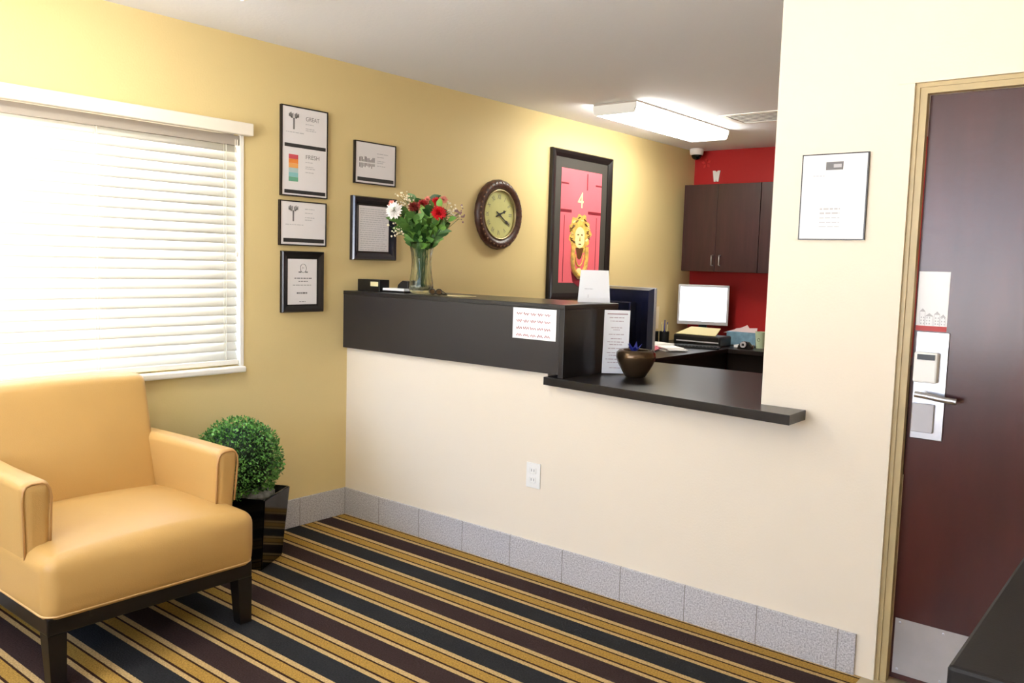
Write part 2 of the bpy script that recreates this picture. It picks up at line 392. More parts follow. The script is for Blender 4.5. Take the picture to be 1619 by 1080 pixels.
# ------------------------------------------------------------------ ceiling lights
def fixture(name, label, x0, x1, y0, y1, lm, group):
    t = thing(name, label, 'ceiling light', ((x0+x1)/2, (y0+y1)/2, CE), group)
    b = B(); box(b, x0-.004, x1+.004, y0+.01, y1-.01, CE-.012, CE-.0005); obj('mounting_pan', b, m_headrail, t)
    poly = [(x0, CE-.012), (x0, CE-.03), (x0+.010, CE-.066), (x0+.020, CE-.074), (x1-.020, CE-.074), (x1-.010, CE-.066), (x1, CE-.03), (x1, CE-.012)]
    fr = Fr((0, y0+.012, 0), X, Z)
    b = B(); prism(b, poly, -(y1-y0-.024), 0, fr); obj('diffuser', b, lm, t)
    for yy in (y0, y1-.012):
        b = B(); prism(b, [(u, v-.001) for u, v in poly], -.012, 0, Fr((0, yy, 0), X, Z)); obj('end_cap', b, m_white, t)
    return t
fixture('ceiling_light', 'long glowing wraparound ceiling light above the office behind the counter', .47, .79, 1.62, 2.95, m_lampO, 'ceiling lights')
fixture('ceiling_light', 'wraparound ceiling light whose tip shows at the top of the picture over the lobby',   .70, 1.02, -2.42, -1.12, m_lampL, 'ceiling lights')
fixture('ceiling_light', 'unseen wraparound ceiling light added behind the camera to brighten the lobby', 2.9, 3.22, -4.45, -3.15, m_lampL, 'ceiling lights')  # extra fixture out of view, added to raise the lobby brightness
# vent
v = thing('ceiling_vent', 'square white louvred air vent in the office ceiling beside the light', 'air vent', (1.2, 2.57, CE))
b = B()
for q in ((.98, 1.42, 2.38, 2.415), (.98, 1.42, 2.725, 2.76), (.98, 1.015, 2.415, 2.725), (1.385, 1.42, 2.415, 2.725)): box(b, q[0], q[1], q[2], q[3], CE-.006, CE-.0005)
obj('vent_frame', b, m_white, v)
b = B(); box(b, 1.015, 1.385, 2.415, 2.725, CE-.003, CE-.0006); obj('duct_opening', b, m_blackp, v)
for i in range(7):
    y = 2.43+i*.044; b = B(); prism(b, [(y, CE-.0012), (y+.012, CE-.0012), (y+.014, CE-.005), (y+.002, CE-.005)], 1.016, 1.384, Fr((0, 0, 0), Y, Z)); obj('louvre', b, m_white, v)
# dome camera
d = thing('dome_camera', 'small white dome security camera in the ceiling corner above the cabinet', 'camera', (.09, 3.80, CE))
b = B(); lathe(b, [(.058, -.0005), (.06, -.012), (.057, -.045), (.05, -.052)], off=(.09, 3.8, CE), seg=32); obj('housing', b, m_white, d, smooth=True)
b = B(); lathe(b, [(.045, -.052), (.043, -.066), (.033, -.082), (.016, -.091), (.002, -.094)], off=(.09, 3.8, CE), seg=28); obj('lens_dome', b, m_pot, d, smooth=True)

# ------------------------------------------------------------------ counter
ct = thing('reception_counter', 'raised black reception ledge box mounted on the cream half wall', 'counter', (.74, .1, .92))
b = B(); box(b, .004, 1.462, -.032, -.001, .937, 1.226, bev=.0015); obj('front_panel', b, m_fascia, ct)
b = B(); box(b, .004, 1.462, -.001, .40, .937, 1.226); obj('carcass', b, m_black, ct)
b = B(); box(b, .004, 1.488, -.034, .405, 1.226, 1.247, bev=.002); obj('ledge_top', b, m_black, ct)
b = B(); box(b, 1.462, 1.488, -.032, .402, .9225, 1.226, bev=.0015); obj('end_panel', b, m_black, ct)
b = B(); prism(b, [(1.386, -.036), (2.558, -.162), (2.556, -.0005), (2.384, -.0005), (2.384, .935), (.004, .88), (.004, .121), (1.386, .121)], .8855, .922, bev=.002)
tag(obj('countertop', b, m_black), 'low black countertop slab passing through the opening beside the cream pillar', 'countertop')
# outlet
o = thing('wall_outlet', 'white electrical outlet low on the cream wall under the counter', 'outlet', (1.32, 0, .40))
b = B(); box(b, 1.283, 1.363, .398, .514, .0005, .006, CW, bev=.002); obj('cover_plate', b, m_white, o)
for z in (.435, .478):
    b = B(); box(b, 1.306, 1.340, z-.014, z+.014, .006, .0085, CW, bev=.003); s = obj('socket', b, m_white, o)
    b = B(); box(b, 1.314, 1.317, z-.004, z+.008, .0084, .0088, CW); box(b, 1.328, 1.331, z-.004, z+.008, .0084, .0088, CW); obj('slot', b, m_ink, s)
# taped notice on the counter front
F1 = Fr((0, -.032, 0), X, Z)
o = thing('counter_notice', 'white paper notice with faint pink handwriting taped to the dark counter front', 'notice', (1.32, -.034, 1.08))
b = B(); box(b, 1.200, 1.445, 1.083, 1.222, .0003, .0013, F1); pg = obj('paper', b, m_paper, o)
b = B(); rd = random.Random(3)
for i in range(4):
    vv = 1.195-i*.032; pts = []
    n = 46
    for k in range(n):
        u = 1.222+.20*k/(n-1)-(0 if i % 2 else 0); pts.append(F1.p(u, vv+.008*math.sin(k*2.1+i)*rd.uniform(.4, 1), .0022))
    for g0 in range(0, n-4, 9): tube(b, pts[g0:g0+8], .0017, 4)
obj('handwriting', b, mat('pale_pink_ink', (190, 128, 132), .6), pg)

# ------------------------------------------------------------------ framed things on the left wall
def fork_icon(b, fr, u, v, s):
    box(b, u-.0035*s, u+.0035*s, v-.045*s, v, .0003, .0009, fr)
    for sd in (-1, 1):
        for k in range(5):
            a = (k-2)*.0045*s; h = (.016+.006*((k*7) % 3)/2)*s
            box(b, u+sd*.014*s+a-.0014*s, u+sd*.014*s+a+.0014*s, v+.003*s, v+h, .0003, .0009, fr)
        prism(b, [(u+sd*.002*s, v), (u+sd*.014*s, v+.006*s), (u+sd*.024*s, v+.012*s), (u+sd*.012*s, v-.002*s)] if sd > 0 else [(u+sd*.012*s, v-.002*s), (u+sd*.024*s, v+.012*s), (u+sd*.014*s, v+.006*s), (u+sd*.002*s, v)], .0003, .0009, fr)
def swatch_bar(b, fr, u0, u1, v0, v1): box(b, u0, u1, v0, v1, .0003, .0009, fr)
def thin_frame(label, u0, u1, v0, v1, group='thin framed standards sheets'):
    t = thing('framed_sign', label, 'framed sign', (0, (u0+u1)/2, v0), group)
    b = B()
    w = .006
    for q in ((u0, u1, v0, v0+w), (u0, u1, v1-w, v1), (u0, u0+w, v0+w, v1-w), (u1-w, u1, v0+w, v1-w)): box(b, *q, .0005, .018, LW)
    obj('frame', b, m_frameb, t)
    b = B(); box(b, u0+w, u1-w, v0+w, v1-w, .002, .015, LW); pg = obj('page', b, m_glossp, t)
    return t, pg
FP = Fr((.015, 0, 0), Y, Z)
# 1 tall frame with two sheets
t, pg = thin_frame('tall thin-framed sign with two sheets, GREAT above and colour blocks FRESH below', -.447, -.158, 1.728, 2.177)
pg.name = 'backing_board'
for hd, dz in (('GREAT', 0), ('FRESH', 1)):
    v1_ = 2.170 if not dz else 1.964; v0_ = 1.966 if not dz else 1.735
    b = B(); box(b, -.440, -.165, v0_, v1_, .0001, .0006, FP); sh = obj('page', b, m_glossp, t)
    G1 = Fr((.0157, 0, 0), Y, Z); fz = 1.973 if not dz else 1.742
    b = B(); swatch_bar(b, G1, -.428, -.172, fz, fz+.018); fb_ = obj('footer_bar', b, m_inkd, sh)
    b = B(); textbm(b, hd, .030, G1, -.300, 2.113 if not dz else 1.922, fit=.085); obj('heading', b, m_ink, sh)
    b = B()
    for v_, a_ in (((2.094, .05), (2.072, .055), (2.063, .065)) if not dz else ((1.903, .045), (1.880, .05), (1.871, .06), (1.852, .055))): lines(b, G1, -.300, -.300+a_, v_, .004, .0006, 4)
    obj('small_print', b, m_inkl, sh)
    if not dz:
        b = B(); fork_icon(b, G1, -.372, 2.118, 1.25); obj('fork_drawing', b, m_ink, sh)
        b = B(); lines(b, G1, -.42, -.31, 2.045, .004, .0006, 6); obj('caption', b, m_inkl, sh)
    else:
        for i, c in enumerate(((206, 82, 92), (232, 138, 60), (232, 168, 96), (184, 206, 204), (140, 196, 196), (110, 172, 140))):
            b = B(); box(b, -.402, -.345, 1.915-i*.0225, 1.937-i*.0225, .0003, .0009, G1); obj('colour_block', b, mat('swatch_%d' % i, c, .5), sh)
# 2 small sheet with fork drawing
t, pg = thin_frame('thin-framed sign with a fork drawing, just above the black framed certificate', -.454, -.163, 1.479, 1.706)
b = B(); swatch_bar(b, FP, -.432, -.178, 1.496, 1.516); obj('footer_bar', b, m_inkd, pg)
b = B(); fork_icon(b, FP, -.372, 1.656, 1.2); obj('fork_drawing', b, m_ink, pg)
b = B()
for v_, a_ in ((1.665, .06), (1.645, .05), (1.622, .06), (1.610, .045)): lines(b, FP, -.300, -.300+a_, v_, .004, .0006, 4)
lines(b, FP, -.42, -.31, 1.583, .004, .0006, 6); obj('small_print', b, m_inkl, pg)
# 3 right sheet with a row of cutlery figures
t, pg = thin_frame('thin-framed sign with a row of small figures, above the navy framed licence', .026, .326, 1.832, 2.062)
b = B(); swatch_bar(b, FP, .046, .310, 1.848, 1.868); obj('footer_bar', b, m_inkd, pg)
b = B(); rd = random.Random(5)
for k in range(12):
    u = .058+k*.0095; h = rd.uniform(.012, .03); box(b, u, u+.0045, 1.952, 1.952+h, .0003, .0009, FP); h = rd.uniform(.012, .028); box(b, u+.001, u+.005, 1.945-h, 1.945, .0003, .0009, FP)
obj('figure_row', b, m_ink, pg)
b = B()
for v_, a_ in ((2.002, .085), (1.984, .05), (1.962, .06), (1.952, .045), (1.935, .06)): lines(b, FP, .185, .185+a_, v_, .004, .0006, 4)
obj('small_print', b, m_inkl, pg)
def wide_frame(name, label, cat, u0, u1, v0, v1, wd, m1, m2, mp, lip=0.012, dep=.026, group=None):
    t = thing(name, label, cat, (0, (u0+u1)/2, v0), group)
    b = B()
    O = [(u0, v0), (u1, v0), (u1, v1), (u0, v1)]
    def ring(i): return [(u0+i, v0+i), (u1-i, v0+i), (u1-i, v1-i), (u0+i, v1-i)]
    prof = [(0, .0005), (0, dep*.7), (wd*.15, dep), (wd*.55, dep*.85), (wd, dep*.55), (wd, .0005)]
    rr = [[b.verts.new(LW.p(p[0], p[1], h)) for p in ring(i)] for i, h in prof]
    for k in range(len(rr)-1):
        for j in range(4): b.faces.new((rr[k][j], rr[k][(j+1) % 4], rr[k+1][(j+1) % 4], rr[k+1][j]))
    bmesh.ops.recalc_face_normals(b, faces=b.faces[:]); obj('frame', b, m1, t)
    b = B(); box(b, u0+wd, u1-wd, v0+wd, v1-wd, .001, dep*.4, LW); mt = obj('mat_board', b, m2, t)
    b = B(); w2 = wd+lip; box(b, u0+w2, u1-w2, v0+w2, v1-w2, dep*.4, dep*.4+.0012, LW); pg = obj('page', b, mp, t)
    return t, mt, pg, Fr((dep*.4+.0012, 0, 0), Y, Z)
# 4 certificate
t, mt, pg, P = wide_frame('framed_certificate', 'black framed white certificate, lowest of the four frames beside the window', 'framed certificate', -.441, -.179, 1.137, 1.451, .032, m_frameb, m_frameb, m_glossp, lip=.008)
b = B(); tube(b, [P.p(-.306+.019*math.cos(a), 1.364+.022*math.sin(a), .0008) for a in [2*PI*k/24 for k in range(24)]], .0012, 4, closed=True)
textbm(b, 'M', .014, P, -.306, 1.36, .0006, 'CENTER'); box(b, -.335, -.318, 1.341, 1.347, .0003, .0009, P); box(b, -.294, -.277, 1.341, 1.347, .0003, .0009, P); obj('seal', b, m_ink, pg)
b = B(); lines(b, P, -.36, -.252, 1.310, .0045, .0006, 6); lines(b, P, -.335, -.277, 1.294, .0045, .0006, 4); lines(b, P, -.37, -.25, 1.275, .003, .0006, 7); lines(b, P, -.345, -.275, 1.232, .008, .0006, 5); lines(b, P, -.33, -.29, 1.19, .003, .0006, 3); obj('small_print', b, m_ink, pg)
# 5 licence
t, mt, pg, P = wide_frame('framed_licence', 'glossy navy-black frame around a page of fine print behind the flowers', 'framed certificate', .010, .330, 1.415, 1.764, .040, m_framen, m_frameb, m_glossp, lip=.010, dep=.034)
b = B(); rd = random.Random(8)
for i in range(20):
    lines(b, P, .066+rd.uniform(0, .01), .274-rd.uniform(0, .03), 1.695-i*.0118, .0035, .0006, 9, rd)
obj('small_print', b, m_inkl, pg)
# 6 big picture of the pink door
t, mt, pg, P = wide_frame('framed_picture', 'tall black framed picture of a pink door with a golden face knocker', 'picture', 1.797, 2.568, 1.165, 2.240, .052, m_frameb, m_mat, m_pink, lip=.075, dep=.036)
b = B()
for q in ((2.245, 2.257, 1.975, 2.095), (1.925, 2.015, 2.000, 2.012), (2.36, 2.440, 2.012, 2.024), (1.925, 2.06, 1.800, 1.822), (2.27, 2.440, 1.800, 1.822), (1.97, 1.976, 1.30, 1.78), (2.385, 2.391, 1.30, 1.78)): b = B(); box(b, *q, .0003, .001, P); obj('door_moulding', b, m_pinkd, pg)
b = B(); textbm(b, '4', .165, P, 2.172, 1.842, .0009, 'CENTER', sx=.95); obj('door_number', b, m_goldl, pg)
b = B(); prism(b, [(2.075, 1.38), (2.12, 1.345), (2.175, 1.325), (2.235, 1.345), (2.275, 1.39), (2.245, 1.30), (2.175, 1.262), (2.10, 1.30)], .0003, .0008, P); obj('knocker_base', b, m_pinkd, pg)
b = B(); lathe(b, [(.137, .0004), (.137, .0010)], Fr(P.p(2.175, 1.655, 0), Y, Z), 36, wob=lambda a, h: 1+.10*math.cos(11*a)+.05*math.cos(5*a)); kn = obj('knocker_drawing', b, m_gold, pg)
b = B(); tube(b, [P.p(2.175+.092*math.cos(a)*(1 if abs(math.cos(a)) < .9 else .97), 1.475+.13*math.sin(a), .0008) for a in [PI*1.0+PI*k/18 for k in range(19)]]+[P.p(2.262, 1.56, .0008)], .019, 8)
tube(b, [P.p(2.083, 1.47, .0008), P.p(2.092, 1.58, .0008)], .019, 8); obj('knocker_ring', b, m_gold, kn)
b = B(); tube(b, [P.p(2.175+.05*math.cos(a), 1.50+.085*math.sin(a), .0012) for a in [PI+PI*k/14 for k in range(15)]], .006, 6); obj('knocker_necklace', b, m_gold, kn)
b = B(); prism(b, [(2.125, 1.55), (2.15, 1.475), (2.175, 1.462), (2.20, 1.475), (2.23, 1.55)], .0006, .0011, P); obj('knocker_shadow', b, m_goldd, kn)
rd = random.Random(4)
for k in range(15):
    a = PI*(-.2+1.4*k/14); b = B(); rr_ = .098+.018*(k % 2)
    tube(b, [P.p(2.175+(rr_+.016*math.cos(3*q_))*math.cos(a+q_*.055), 1.655+(rr_+.012*math.sin(3*q_))*math.sin(a+q_*.055), .0016) for q_ in range(5)], .0045, 5); obj('curl', b, m_goldd if k % 3 else m_goldl, kn)
b = B(); lathe(b, [(.058, .0011), (.058, .0015)], Fr(P.p(2.175, 1.625, 0), Y, Z), 24, wob=lambda a, h: 1+.35*abs(math.sin(a))); fc = obj('knocker_face', b, m_goldl, kn)
for uu in (2.152, 2.200):
    b = B(); box(b, uu-.010, uu+.010, 1.640, 1.650, .0016, .002, P); obj('eye', b, m_goldd, fc)
b = B(); box(b, 2.160, 2.192, 1.572, 1.580, .0016, .002, P); obj('mouth', b, m_goldd, fc)
b = B(); prism(b, [(2.164, 1.598), (2.186, 1.598), (2.177, 1.64)], .0016, .002, P); obj('nose', b, m_gold, fc)
b = B(); lathe(b, [(.042, .0011), (.042, .0016)], Fr(P.p(2.177, 1.36, 0), Y, Z), 18); obj('knocker_strike', b, m_goldl, kn)
# clock
CK = Fr((0, 1.236, 1.735), Y, Z)
t = thing('wall_clock', 'round wall clock with carved dark brown rim and roman numerals', 'clock', (0, 1.236, 1.51))
b = B(); lathe(b, [(.215, .0005), (.226, .012), (.224, .03), (.212, .045), (.196, .05), (.178, .044), (.166, .036), (.160, .02), (.158, .0005)], CK, 72, close=True, wob=lambda a, h: 1+.006*math.cos(24*a)); obj('rim', b, m_clockb, t, smooth='all')
b = B()
for k in range(36):
    a = 2*PI*k/36; c = CK.p(.204*math.cos(a), .204*math.sin(a), .046); sphere(b, c, .0085, 1, (.6, 1, 1))
obj('carved_beads', b, mat('highlight_bronze_bead', (128, 94, 66), .35, var=.4, vscale=60, metal=.3), t, smooth='all')  # paler bronze puts the rim's speckled highlights into the bead colour
b = B(); lathe(b, [(.159, .02), (.163, .037), (.158, .041), (.153, .036), (.152, .02)], CK, 64, close=True); obj('inner_rim', b, m_clockr, t, smooth='all')
b = B(); lathe(b, [(.156, .014), (.156, .022)], CK, 64); dl = obj('dial', b, m_face, t)
for i, ch_ in enumerate(('XII', 'I', 'II', 'III', 'IIII', 'V', 'VI', 'VII', 'VIII', 'IX', 'X', 'XI')):
    a = -2*PI*i/12; rr = .100; b = B(); textbm(b, ch_, .046, CK, -math.sin(a)*rr, math.cos(a)*rr, .0228, 'CENTER', sx=.62, rot=a); obj('numeral', b, m_ink, dl)
def hand(name, ang, L, w):
    a = -ang; u = Vector((-math.sin(a), math.cos(a))); s = Vector((u.y, -u.x)); b = B()
    P0 = [(-.035, .4), (0, .7), (L*.55, .35), (L*.7, 1.3), (L*.82, .5), (L, .05)]
    poly = [tuple(u*r_+s*w*k_) for r_, k_ in P0]+[tuple(u*r_-s*w*k_) for r_, k_ in P0[::-1]]
    prism(b, [tuple(q) for q in poly], .026, .0275, CK); obj(name, b, m_inkd, t)
hand('hour_hand', R(68), .075, .009); hand('minute_hand', R(122), .125, .008)
b = B(); lathe(b, [(.009, .022), (.009, .031)], CK, 16); obj('hand_hub', b, m_inkd, t)

# document on the pillar
t = thing('framed_notice', 'thin framed white notice with a small grey logo on the wall left of the door', 'framed notice', (2.6, 0, 1.54))
b = B(); u0, u1, v0, v1 = 2.4925, 2.7225, 1.535, 1.835; w = .004
for q in ((u0, u1, v0, v0+w), (u0, u1, v1-w, v1), (u0, u0+w, v0+w, v1-w), (u1-w, u1, v0+w, v1-w)): box(b, *q, .0005, .012, CW)
obj('frame', b, m_frameb, t)
b = B(); box(b, u0+w, u1-w, v0+w, v1-w, .001, .0112, CW); pg = obj('page', b, m_paper, t)
P = Fr((0, -.0112, 0), X, Z)
b = B(); box(b, 2.578, 2.638, 1.778, 1.806, .0002, .0007, P); lg = obj('logo_block', b, m_ink, pg)
b = B(); box(b, 2.605, 2.632, 1.786, 1.798, .0008, .0011, P); obj('logo_lettering', b, m_inkl, lg)
b = B(); lines(b, P, 2.535, 2.575, 1.757, .003, .0006, 4)
for i in range(5): lines(b, P, 2.565, 2.635, 1.640-i*.015, .006 if i < 2 else .003, .0006, 4)
obj('small_print', b, m_inkl, pg)

# ------------------------------------------------------------------ entrance/back-office door
b = B()
for (x0, x1, sx) in ((2.85, 2.864, 0), (3.856, 3.87, 0)):
    box(b, x0+.0003, x1, .012, .119, .0, 2.0497)
box(b, 2.864, 3.856, .012, .119, 2.036, 2.0497)
box(b, 2.8505, 2.886, .018, .048, 0, 2.036); box(b, 3.834, 3.8695, .018, .048, 0, 2.036); box(b, 2.886, 3.834, .018, .048, 2.016, 2.036)
struct('trim_1', b, m_jamb)
b = B(); box(b, 2.888, 3.832, .050, .094, .010, 2.014, bev=.001); dr = struct('door_1', b, m_door)
DF = Fr((0, .05, 0), X, Z)
b = B(); box(b, 2.896, 3.81, .030, .228, .0003, .0018, DF); kp = obj('kick_plate', b, m_kick, dr)
b = B()
for u in (2.912, 3.05, 3.2, 3.35, 3.5, 3.65, 3.79):
    for z in (.046, .213): b = B(); lathe(b, [(.005, .0018), (.005, .0026), (.003, .0032)], Fr(DF.p(u, z, 0), X, Z), 10); obj('screw', b, m_steel, kp)
b = B(); box(b, 2.899, 3.001, .868, 1.232, .0005, .006, DF, bev=.002); lp = obj('lock_plate', b, m_steel, dr)
b = B(); box(b, 2.902, 2.976, 1.062, 1.165, .006, .034, DF, bev=.006); cr = obj('card_reader', b, m_white, lp)
b = B(); box(b, 2.913, 2.968, 1.140, 1.158, .0335, .036, DF); obj('card_slot', b, m_blackp, lp)
b = B(); box(b, 2.903, 2.972, .892, .990, .006, .018, DF, bev=.003); obj('lower_cover', b, m_silver, lp)
b = B(); tube(b, [DF.p(2.935, 1.022, .006), DF.p(2.935, 1.022, .05)], .013, 16); obj('handle_spindle', b, m_steel, lp, smooth=True)
b = B(); tube(b, [DF.p(2.918, 1.024, .052), DF.p(2.95, 1.022, .054), DF.p(3.0, 1.016, .054), DF.p(3.045, 1.013, .052)], .0105, 14); obj('door_handle', b, m_steel, lp, smooth=True)
b = B(); box(b, 2.893, 2.989, 1.235, 1.434, .0004, .0014, DF); st = obj('sticker', b, m_paper, dr)
P = Fr((0, .0486, 0), X, Z)
b = B(); box(b, 2.893, 2.989, 1.235, 1.252, .0002, .0006, P); obj('red_band', b, mat('brick_red_ink', (176, 52, 48), .5), st)
b = B()
for (x0, x1, z1) in ((2.903, 2.92, 1.30), (2.921, 2.945, 1.285), (2.948, 2.966, 1.292), (2.967, 2.984, 1.283)):
    for q in ((x0, x0+.001, 1.253, z1), (x1-.001, x1, 1.253, z1), (x0, x1, z1-.001, z1)): box(b, *q, .0002, .0006, P)
    prism(b, [(x0, z1), (x1, z1), ((x0+x1)/2, z1+.01)], .0002, .0005, P)
    for k in range(3):
        for l in range(2): box(b, x0+.004+l*.008, x0+.007+l*.008, 1.257+k*.010, 1.262+k*.010, .0002, .0006, P)
obj('house_drawing', b, m_inkl, st)

# ------------------------------------------------------------------ black counter at the right
t = thing('side_counter', 'black topped side counter at the right edge in front of the door', 'counter', (3.84, -1.4, 0))
b = B(); box(b, 3.425, 4.245, -1.825, -.95, .865, .902, bev=.006); obj('worktop', b, mat('matte_black_top', (24, 22, 21), .55, spec=.3, bump=.1, bscale=300), t)
b = B(); box(b, 3.50, 4.245, -1.72, -1.0, .06, .865); box(b, 3.54, 4.245, -1.68, -1.04, 0, .06); obj('base_cabinet', b, m_desk, t)

# ------------------------------------------------------------------ armchair
ch = thing('armchair', 'tan leather armchair with dark wooden legs standing by the window', 'armchair', (.48, -1.55, 0))
CYM = -1.55
def seatfn(p):
    x, y, z = p; u = (y-CYM)/.40; w = (x-.55)/.36
    if z > .38: z += .036*max(0, 1-u*u)*max(0, 1-abs(w)**3)
    if x > .8: x += .018*max(0, 1-u*u)*math.sin(PI*min(1, max(0, (z-.235)/.21)))
    if z < .30: x = x-(.30-z)*.10*(1 if x > .6 else 0); 
    return (x, y, z)
b = B(); rbox(b, .17, .875, CYM-.392, CYM+.385, .212, .437, .048, 14, seatfn); obj('seat', b, m_leather, ch, smooth='all')
def backfn(p):
    x, y, z = p; u = (y-CYM)/.34; s = (z-.40)/.5
    wd = 1+(.05*max(0, s)); y = CYM+(y-CYM)*wd
    x = x-.15*max(-.2, s)
    if x > .1: x += .028*max(0, 1-u*u)*math.sin(PI*min(1, max(0, s)))
    z += .012*max(0, 1-u*u)*(1 if z > .8 else 0)
    return (x, y, z)
b = B(); rbox(b, .165, .285, CYM-.325, CYM+.318, .33, .900, .035, 14, backfn); obj('backrest', b, m_leather, ch, smooth='all')
for sd, ya, yb in ((-1, -1.952, -1.857), (1, -1.243, -1.150)):
    ym = (ya+yb)/2
    def armfn(p, ym=ym, sd=sd):
        x, y, z = p; s = (z-.24)/.42
        y = ym+(y-ym)*(.80+.22*s)+(-sd)*.010*(1-s)
        x = x-(.03*(1-s) if x > .4 else 0)
        y += -sd*.02*max(0, (.45-x)/.4)
        return (x, y, z)
    b = B(); rbox(b, .10, .735, ya, yb, .24, .662, .030, 10, armfn); a_ = obj('arm', b, m_leather, ch, smooth='all')
    b = B(); pts = []
    for (yy, zz) in [(ya+.003, .40), (ya+.002, .5), (ya+.001, .60), (ya+.006, .632), (ya+.016, .648), (ya+.032, .655), (yb-.032, .655), (yb-.016, .648), (yb-.006, .632), (yb-.001, .60), (yb-.002, .5), (yb-.003, .45)]:
        q = armfn(Vector((.735-.008, yy, zz))); pts.append((q[0]+.002, q[1], q[2]))
    tube(b, pts, .0042, 6); obj('piping', b, m_pipe, a_, smooth='all')
pp = [(.20, CYM-.389, .243)]+[(.820+.046*math.sin(q*PI/12), CYM-.343-.046*math.cos(q*PI/12), .243) for q in range(7)]+[(.868, CYM, .243)]+[(.820+.046*math.cos(q*PI/12), CYM+.336+.046*math.sin(q*PI/12), .243) for q in range(7)]+[(.20, CYM+.382, .243)]
b = B(); tube(b, pp, .0042, 6); obj('seat_piping', b, mat('pale_piping', (206, 168, 112), .45), ch, smooth='all')
b = B(); box(b, .17, .858, CYM-.382, CYM+.375, .178, .239, bev=.006); obj('base_frame', b, m_chairwood, ch)
for (lx, ly, sx) in ((.797, CYM-.381, 1), (.797, CYM+.314, 1), (.17, CYM-.375, -1), (.17, CYM+.31, -1)):
    b = B(); vs = []
    dx = .012*sx if sx > 0 else -.06
    top = [(lx, ly), (lx+.06, ly), (lx+.06, ly+.06), (lx, ly+.06)]; bot = [(lx+dx+.008, ly+.006), (lx+dx+.054, ly+.006), (lx+dx+.054, ly+.054), (lx+dx+.008, ly+.054)]
    T = [b.verts.new((p[0], p[1], .179)) for p in top]; Q = [b.verts.new((p[0], p[1], 0)) for p in bot]
    b.faces.new(T); b.faces.new(Q[::-1])
    for i in range(4): b.faces.new((Q[i], Q[(i+1) % 4], T[(i+1) % 4], T[i]))
    bmesh.ops.recalc_face_normals(b, faces=b.faces[:]); obj('leg', b, m_chairwood, ch)

# ------------------------------------------------------------------ topiary
PCX, PCY = .284, -.800
e1 = Vector((-.5, .866)).normalized(); e2 = Vector((-.866, -.5))
tp = thing('potted_topiary', 'round green boxwood ball in a square glossy black pot beside the armchair', 'potted plant', (PCX, PCY, 0))
def sq(bm, s0, z0, s1, z1):
    def rg(s, z): return [bm.verts.new((PCX+e1.x*a*s+e2.x*c*s, PCY+e1.y*a*s+e2.y*c*s, z)) for a, c in ((-1, -1), (1, -1), (1, 1), (-1, 1))]
    return rg(s0, z0), rg(s1, z1)
b = B()
prof = [(.108, 0), (.135, .335), (.123, .335), (.115, .30)]
rg = [[b.verts.new((PCX+e1.x*a*s+e2.x*c*s, PCY+e1.y*a*s+e2.y*c*s, z)) for a, c in ((-1, -1), (1, -1), (1, 1), (-1, 1))] for s, z in prof]
for k in range(3):
    for j in range(4): b.faces.new((rg[k][j], rg[k][(j+1) % 4], rg[k+1][(j+1) % 4], rg[k+1][j]))
b.faces.new(rg[0][::-1]); b.faces.new(rg[3]); bmesh.ops.recalc_face_normals(b, faces=b.faces[:]); bmesh.ops.bevel(b, geom=[e for e in b.edges], offset=.004, segments=2, affect='EDGES'); obj('pot', b, m_pot, tp)
b = B(); BC = Vector((.240, -.834, .478)); BR = .185
lathe(b, [(.07, .30), (.105, .31), (.105, .335), (.06, .352), (.02, .36)], off=(PCX, PCY, 0), seg=24, wob=lambda a, h: 1+.05*math.sin(7*a)); obj('moss', b, m_soil, tp, smooth='all')
b = B(); tube(b, [(PCX, PCY, .33), (.240, -.834, .45)], .012, 8); obj('stem', b, m_stemg, tp)
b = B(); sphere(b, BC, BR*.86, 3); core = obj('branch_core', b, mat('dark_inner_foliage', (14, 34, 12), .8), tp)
b = B(); rd = random.Random(11)
for k in range(6500):
    z = rd.uniform(-1, 1); a = rd.uniform(0, 2*PI); q = math.sqrt(1-z*z); n = Vector((q*math.cos(a), q*math.sin(a), z))
    lump = 1+.035*math.sin(5*n.x+1)*math.cos(6*n.y)+.03*math.sin(9*n.z+4*n.x)
    c = BC+n*BR*lump*rd.uniform(.88, 1.05)
    d = (n+Vector((rd.gauss(0, .7), rd.gauss(0, .7), rd.gauss(0, .7)))).normalized()
    s = d.cross(Vector((rd.gauss(0, 1), rd.gauss(0, 1), rd.gauss(0, 1)))).normalized(); L_ = rd.uniform(.011, .019); w = L_*.30; k_ = s.cross(d)*L_*.12
    v4 = [b.verts.new(c), b.verts.new(c+d*L_*.5+s*w+k_), b.verts.new(c+d*L_), b.verts.new(c+d*L_*.5-s*w+k_)]
    b.faces.new(v4)
obj('foliage', b, m_box, tp)

# ------------------------------------------------------------------ vase and flowers
VX, VY, VZ = .447, .12, 1.2475
RV = Vector((rt.x, rt.y, 0)).normalized(); DV = Vector((fw.x, fw.y, 0)).normalized()
va = thing('glass_vase', 'tall clear cut-glass vase on the counter ledge holding the bouquet', 'vase', (VX, VY, VZ))
b = B()
out = [(.046, 0), (.060, .012), (.064, .035), (.060, .075), (.053, .12), (.049, .165), (.052, .21), (.060, .245), (.067, .27)]
inn = [(.063, .269), (.056, .243), (.048, .21), (.045, .165), (.049, .12), (.055, .075), (.058, .04), (.05, .024), (.002, .022)]
lathe(b, out+inn, off=(VX, VY, VZ), seg=48, wob=lambda a, h: 1+(.045*math.cos(10*a+h*22) if .02 < h < .26 else 0)); obj('vase_body', b, m_vase, va, smooth='all')
def BP(a, z, d=0): return Vector((VX, VY, 0))+RV*a+DV*d+Vector((0, 0, z))
